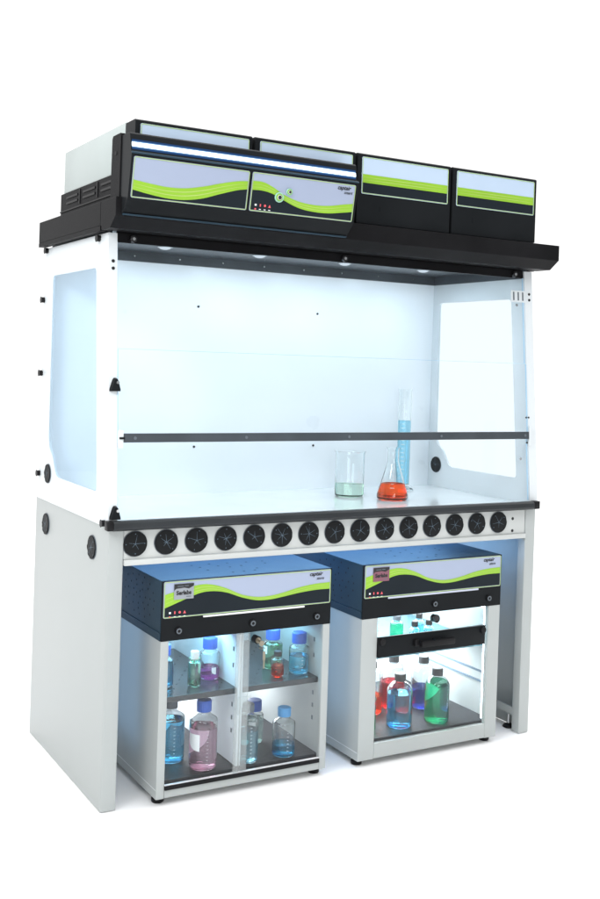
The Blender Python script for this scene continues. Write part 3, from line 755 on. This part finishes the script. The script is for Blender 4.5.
bottle('blue-capped bottle of sky blue liquid at the right end of the upper shelf', .6785, .072, zs, .0315, .129, 'skyblue', .056, 'bluecap', .0235, .034, group=UG)
LG = 'bottles on the floor of the two-door cabinet'
bottle('large grey-capped bottle of deep blue liquid at the left of the cabinet floor', .268, .135, zf, .0425, .186, 'blue', .127, 'greycap', .0200, .024, patch=(-1.6, -.7, .085, .125), group=LG)
bottle('large blue-capped bottle of pale pink liquid on the cabinet floor', .335, .042, zf, .0425, .205, 'pink', .124, 'bluecap', .0225, .034, patch=(-1.2, -.2, .060, .110), group=LG)
bottle('blue-capped bottle of clear liquid behind the pale-blue-capped one on the cabinet floor', .575, .170, zf, .0305, .136, 'clear', .073, 'bluecap', .0240, .034, patch=(-.6, .5, .054, .070), group=LG)
bottle('pale-blue-capped bottle with a little blue liquid near the right door on the cabinet floor', .607, .028, zf, .0360, .150, 'aqua', .036, 'tealcap', .0210, .027, group=LG)
bottle('tall clear bottle half hidden behind the white door stile on the cabinet floor', .480, .030, zf, .0330, .178, 'hazy', .098, 'greycap', .0185, .024, group=LG)
BG = 'black-capped bottles on the floor of the lit cabinet'
bottle('black-capped bottle of red liquid at the back of the lit cabinet, behind the blue bottle', 1.169, .235, zb, .0450, .186, 'redB', .092, 'blackcap', .0185, .024, 'med', group=BG)
bottle('black-capped bottle of bright blue liquid at the front of the lit cabinet', 1.073, .060, zb, .0435, .178, 'blue', .113, 'blackcap', .0190, .024, 'med', group=BG)
bottle('black-capped bottle half filled with indigo liquid behind the green bottle', 1.268, .190, zb, .0440, .183, 'indigo', .073, 'blackcap', .0190, .024, 'med', group=BG)
bottle('black-capped bottle of vivid green liquid at the front right of the lit cabinet', 1.222, .048, zb, .0425, .182, 'green', .138, 'blackcap', .0190, .024, 'med', group=BG)
bottle('small bottle of green liquid half hidden by the left frame of the lit cabinet', .957, .072, zb, .0240, .140, 'green', .056, 'blackcap', .0125, .018, 'med', group=BG)
bottle('black-capped bottle of orange-red liquid by the left frame, left of the blue bottle', 1.062, .215, zb, .0390, .181, 'orange', .063, 'blackcap', .0180, .024, 'med', group=BG)
SG = 'small bottles on the shelf behind the pull bar'
zq = .3395
bottle('small black-capped vial at the left of the three behind the pull bar', 1.163, .110, zq, .0185, .076, 'skyblue', .036, 'blackcap', .0115, .018, 'med', group=SG)
bottle('small black-capped vial standing behind the other two at the pull bar', 1.248, .200, zq, .0185, .076, 'skyblue', .036, 'blackcap', .0115, .018, 'med', group=SG)
bottle('small black-capped vial at the right of the three behind the pull bar', 1.228, .115, zq, .0185, .074, 'skyblue', .036, 'blackcap', .0115, .018, 'med', group=SG)
bottle('small green bottle with a grey cap behind the left of the pull bar', 1.115, .150, zq, .0235, .092, 'green', .066, 'greycap', .0140, .016, 'med', group=SG)

ZW = .8168
def open_vessel(t, prof, w, c, seg=48):
    inn = [(max(r - w, .001), z) for r, z in prof[::-1] if z > .006]
    MB().lathe([(0, 0)] + prof + inn + [(0, .004)], c, seg).build('glass_body', M['glass'], t, smooth=True)
bx, by = 1.070, .415
bk = thing('beaker', 'glass beaker with a little pale green liquid on the white worktop', 'beaker', (bx, by, ZW))
r = .0535
open_vessel(bk, [(.046, 0), (.051, .0025), (r, .008), (r, .155), (.0555, .161), (.0580, .165)], .0018, (bx, by, ZW))
MB().lathe([(0, .0035), (.050, .0048), (r - .0016, .009), (r - .0016, .050), (r - .003, .049), (0, .0488)], (bx, by, ZW), 48).build('liquid', M['liq_faint'], bk, smooth=True)
marks(bk, (bx, by, ZW), lambda z: r, [.04 + .012 * k for k in range(8)], .012, CAMA + .9)
fx, fy = 1.172, .285
fk = thing('conical_flask', 'conical flask of bright orange-red liquid on the white worktop', 'flask', (fx, fy, ZW))
fprof = [(.046, 0), (.0545, .003), (.0570, .010), (.0560, .018), (.0230, .128), (.0205, .140), (.0205, .178), (.0240, .186), (.0250, .188)]
open_vessel(fk, fprof, .0018, (fx, fy, ZW))
frad = lambda z: .0560 - (z - .018) * (.0330 / .110)
MB().lathe([(0, .0035), (.049, .0045), (.0547, .0105), (.0545, .018), (frad(.058) - .0014, .058), (frad(.058) - .003, .0572), (0, .0570)], (fx, fy, ZW), 48).build('liquid', M['liq_amber'], fk, smooth=True)
marks(fk, (fx, fy, ZW), frad, [.045 + .014 * k for k in range(6)], .010, CAMA - .15)
gx, gy = 1.384, .520
gc = thing('measuring_cylinder', 'tall measuring cylinder of light blue liquid on a hexagonal foot behind the flask', 'measuring cylinder', (gx, gy, ZW))
mb = MB(); mb.lathe([(0, 0), (.046, 0), (.046, .006), (.030, .012), (.0235, .018), (0, .018)], (gx, gy, ZW), 6); mb.build('foot', M['glass'], gc)
gp = [(.0235, .0185), (.0252, .024), (.0252, .385), (.0275, .394)]
inn = [(r_ - .0018, z_) for r_, z_ in gp[::-1]]
MB().lathe([(0, .0185)] + gp + inn[:-1] + [(.0225, .025), (0, .0255)], (gx, gy, ZW), 40).build('tube', M['glass'], gc, smooth=True)
MB().lathe([(0, .0250), (.0222, .0246), (.0238, .0255), (.0238, .272), (.0226, .2712), (0, .271)], (gx, gy, ZW), 40).build('liquid', M['liq_lightblue'], gc, smooth=True)
marks(gc, (gx, gy, ZW), lambda z: .0252, [.05 + .016 * k for k in range(20)], .010, CAMA - .3)

# ------------------------------------------------------------------ studio floor, world, lamps
mb = MB(); n = 64
mb.bm.faces.new([mb.bm.verts.new((9 * math.cos(2 * PI * k / n) + .8, 9 * math.sin(2 * PI * k / n) + .5, -.0005)) for k in range(n)])
fl = mb.build('floor', M['floor']); fl['kind'] = 'structure'

w = bpy.data.worlds.new('World'); S.world = w; w.use_nodes = True
nt = w.node_tree; nt.nodes.clear()
wo = nt.nodes.new('ShaderNodeOutputWorld'); bg = nt.nodes.new('ShaderNodeBackground'); nt.links.new(bg.outputs[0], wo.inputs[0])
tc = nt.nodes.new('ShaderNodeTexCoord'); dp = nt.nodes.new('ShaderNodeVectorMath'); dp.operation = 'DOT_PRODUCT'
nt.links.new(tc.outputs['Generated'], dp.inputs[0]); dp.inputs[1].default_value = Vector((.50, .86, .12)).normalized()
cr = nt.nodes.new('ShaderNodeValToRGB'); mrn = nt.nodes.new('ShaderNodeMapRange')
mrn.inputs[1].default_value = -1; mrn.inputs[2].default_value = 1
nt.links.new(dp.outputs['Value'], mrn.inputs[0]); nt.links.new(mrn.outputs[0], cr.inputs[0])
e = cr.color_ramp.elements
e[0].position = .0; e[0].color = (.30, .31, .32, 1); e[1].position = .78; e[1].color = (1.15, 1.15, 1.15, 1)
m_ = e.new(.42); m_.color = (.36, .375, .39, 1)
nt.links.new(cr.outputs[0], bg.inputs[0]); bg.inputs[1].default_value = 1.0

def area(name, loc, aim, sx, sy, power, col=(1, 1, 1), spread=180):
    l = bpy.data.lights.new(name, 'AREA'); l.shape = 'RECTANGLE'; l.size = sx; l.size_y = sy; l.energy = power; l.color = col; l.spread = math.radians(spread)
    o = bpy.data.objects.new(name, l); COL.objects.link(o); o.location = loc
    o.rotation_euler = (Vector(aim) - Vector(loc)).to_track_quat('-Z', 'Y').to_euler()
    return o
area('overhead_softbox', (1.0, .2, 7.0), (1.0, .2, 0), 20, 20, 2000)
area('key_softbox', (-2.6, -1.6, 2.9), (.1, .3, 1.55), 1.2, 1.0, 9, spread=60)
area('front_softbox', (-.6, -3.6, 1.5), (.5, 0, .1), 1.8, 1.2, 9, spread=80)
for x in (.304, .655, 1.003, 1.354): area('hood_lamp', (x, .39, 1.648), (x, .39, .8), .06, .06, 1.05, (.70, .87, 1.))
area('hood_wall_fill', (.80, .125, 1.640), (.80, .66, .95), 1.4, .04, .55, (.68, .93, 1.))  # added fill behind the front beam, lifts the lower back wall
area('bench_fill', (.80, .33, .795), (.80, .33, 0), 1.3, .25, 11, (.22, .52, 1.))  # unseen blue light under the worktop, washes the cabinet tops
area('bench_fill', (.095, .24, .38), (1.0, .24, .36), .26, .52, .24, (.34, .62, 1.), 150)  # added blue fill hidden behind the left leg, tints the cabinet side
area('bench_fill', (.742, .130, .38), (2.0, .130, .36), .20, .52, .24, (.34, .62, 1.), 150)  # added blue fill hidden between the cabinets, tints the right one's side
for x in (.305, .575):
    area('cabinet_lamp', (x, .20, .474), (x, .22, .3), .20, .30, 1.8, (.36, .78, 1.))
    area('cabinet_lamp', (x, .40, .282), (x, .36, .1), .18, .10, 2.6, (.95, .97, 1.))
area('cabinet_lamp', (1.137, .25, .474), (1.137, .25, .3), .46, .36, 5.0, (.88, .97, 1.))
area('cabinet_lamp', (1.137, .30, .326), (1.137, .30, .1), .46, .26, 9.0, (.90, .97, 1.))

# ------------------------------------------------------------------ camera
yaw, pitch, roll = .5216, -.0084, .0328
f = Vector((math.sin(yaw) * math.cos(pitch), math.cos(yaw) * math.cos(pitch), math.sin(pitch)))
r0 = Vector((math.cos(yaw), -math.sin(yaw), 0)); u0 = r0.cross(f)
c_, s_ = math.cos(roll), math.sin(roll)
rv = c_ * r0 + s_ * u0; uv = -s_ * r0 + c_ * u0
cam = bpy.data.cameras.new('camera'); co = bpy.data.objects.new('camera', cam); COL.objects.link(co)
mat = Matrix((rv, uv, -f)).transposed().to_4x4(); mat.translation = Vector((-1.038, -2.8628, 1.295)); co.matrix_world = mat
cam.sensor_fit = 'HORIZONTAL'; cam.sensor_width = 36; cam.lens = 36 * 1059.93 / 600; cam.shift_x = 0; cam.shift_y = -(449.5 - 372.93) / 600
cam.clip_end = 100; cam.clip_start = .05
S.camera = co
S.render.engine = 'CYCLES'
S.view_settings.view_transform = 'Standard'; S.view_settings.look = 'None'; S.view_settings.exposure = 0; S.view_settings.gamma = 1
cy = S.cycles
cy.max_bounces = 24; cy.transmission_bounces = 20; cy.transparent_max_bounces = 24; cy.glossy_bounces = 8; cy.diffuse_bounces = 6
cy.caustics_refractive = True; cy.caustics_reflective = False; cy.blur_glossy = .5; cy.sample_clamp_indirect = 6
cy.use_denoising = True
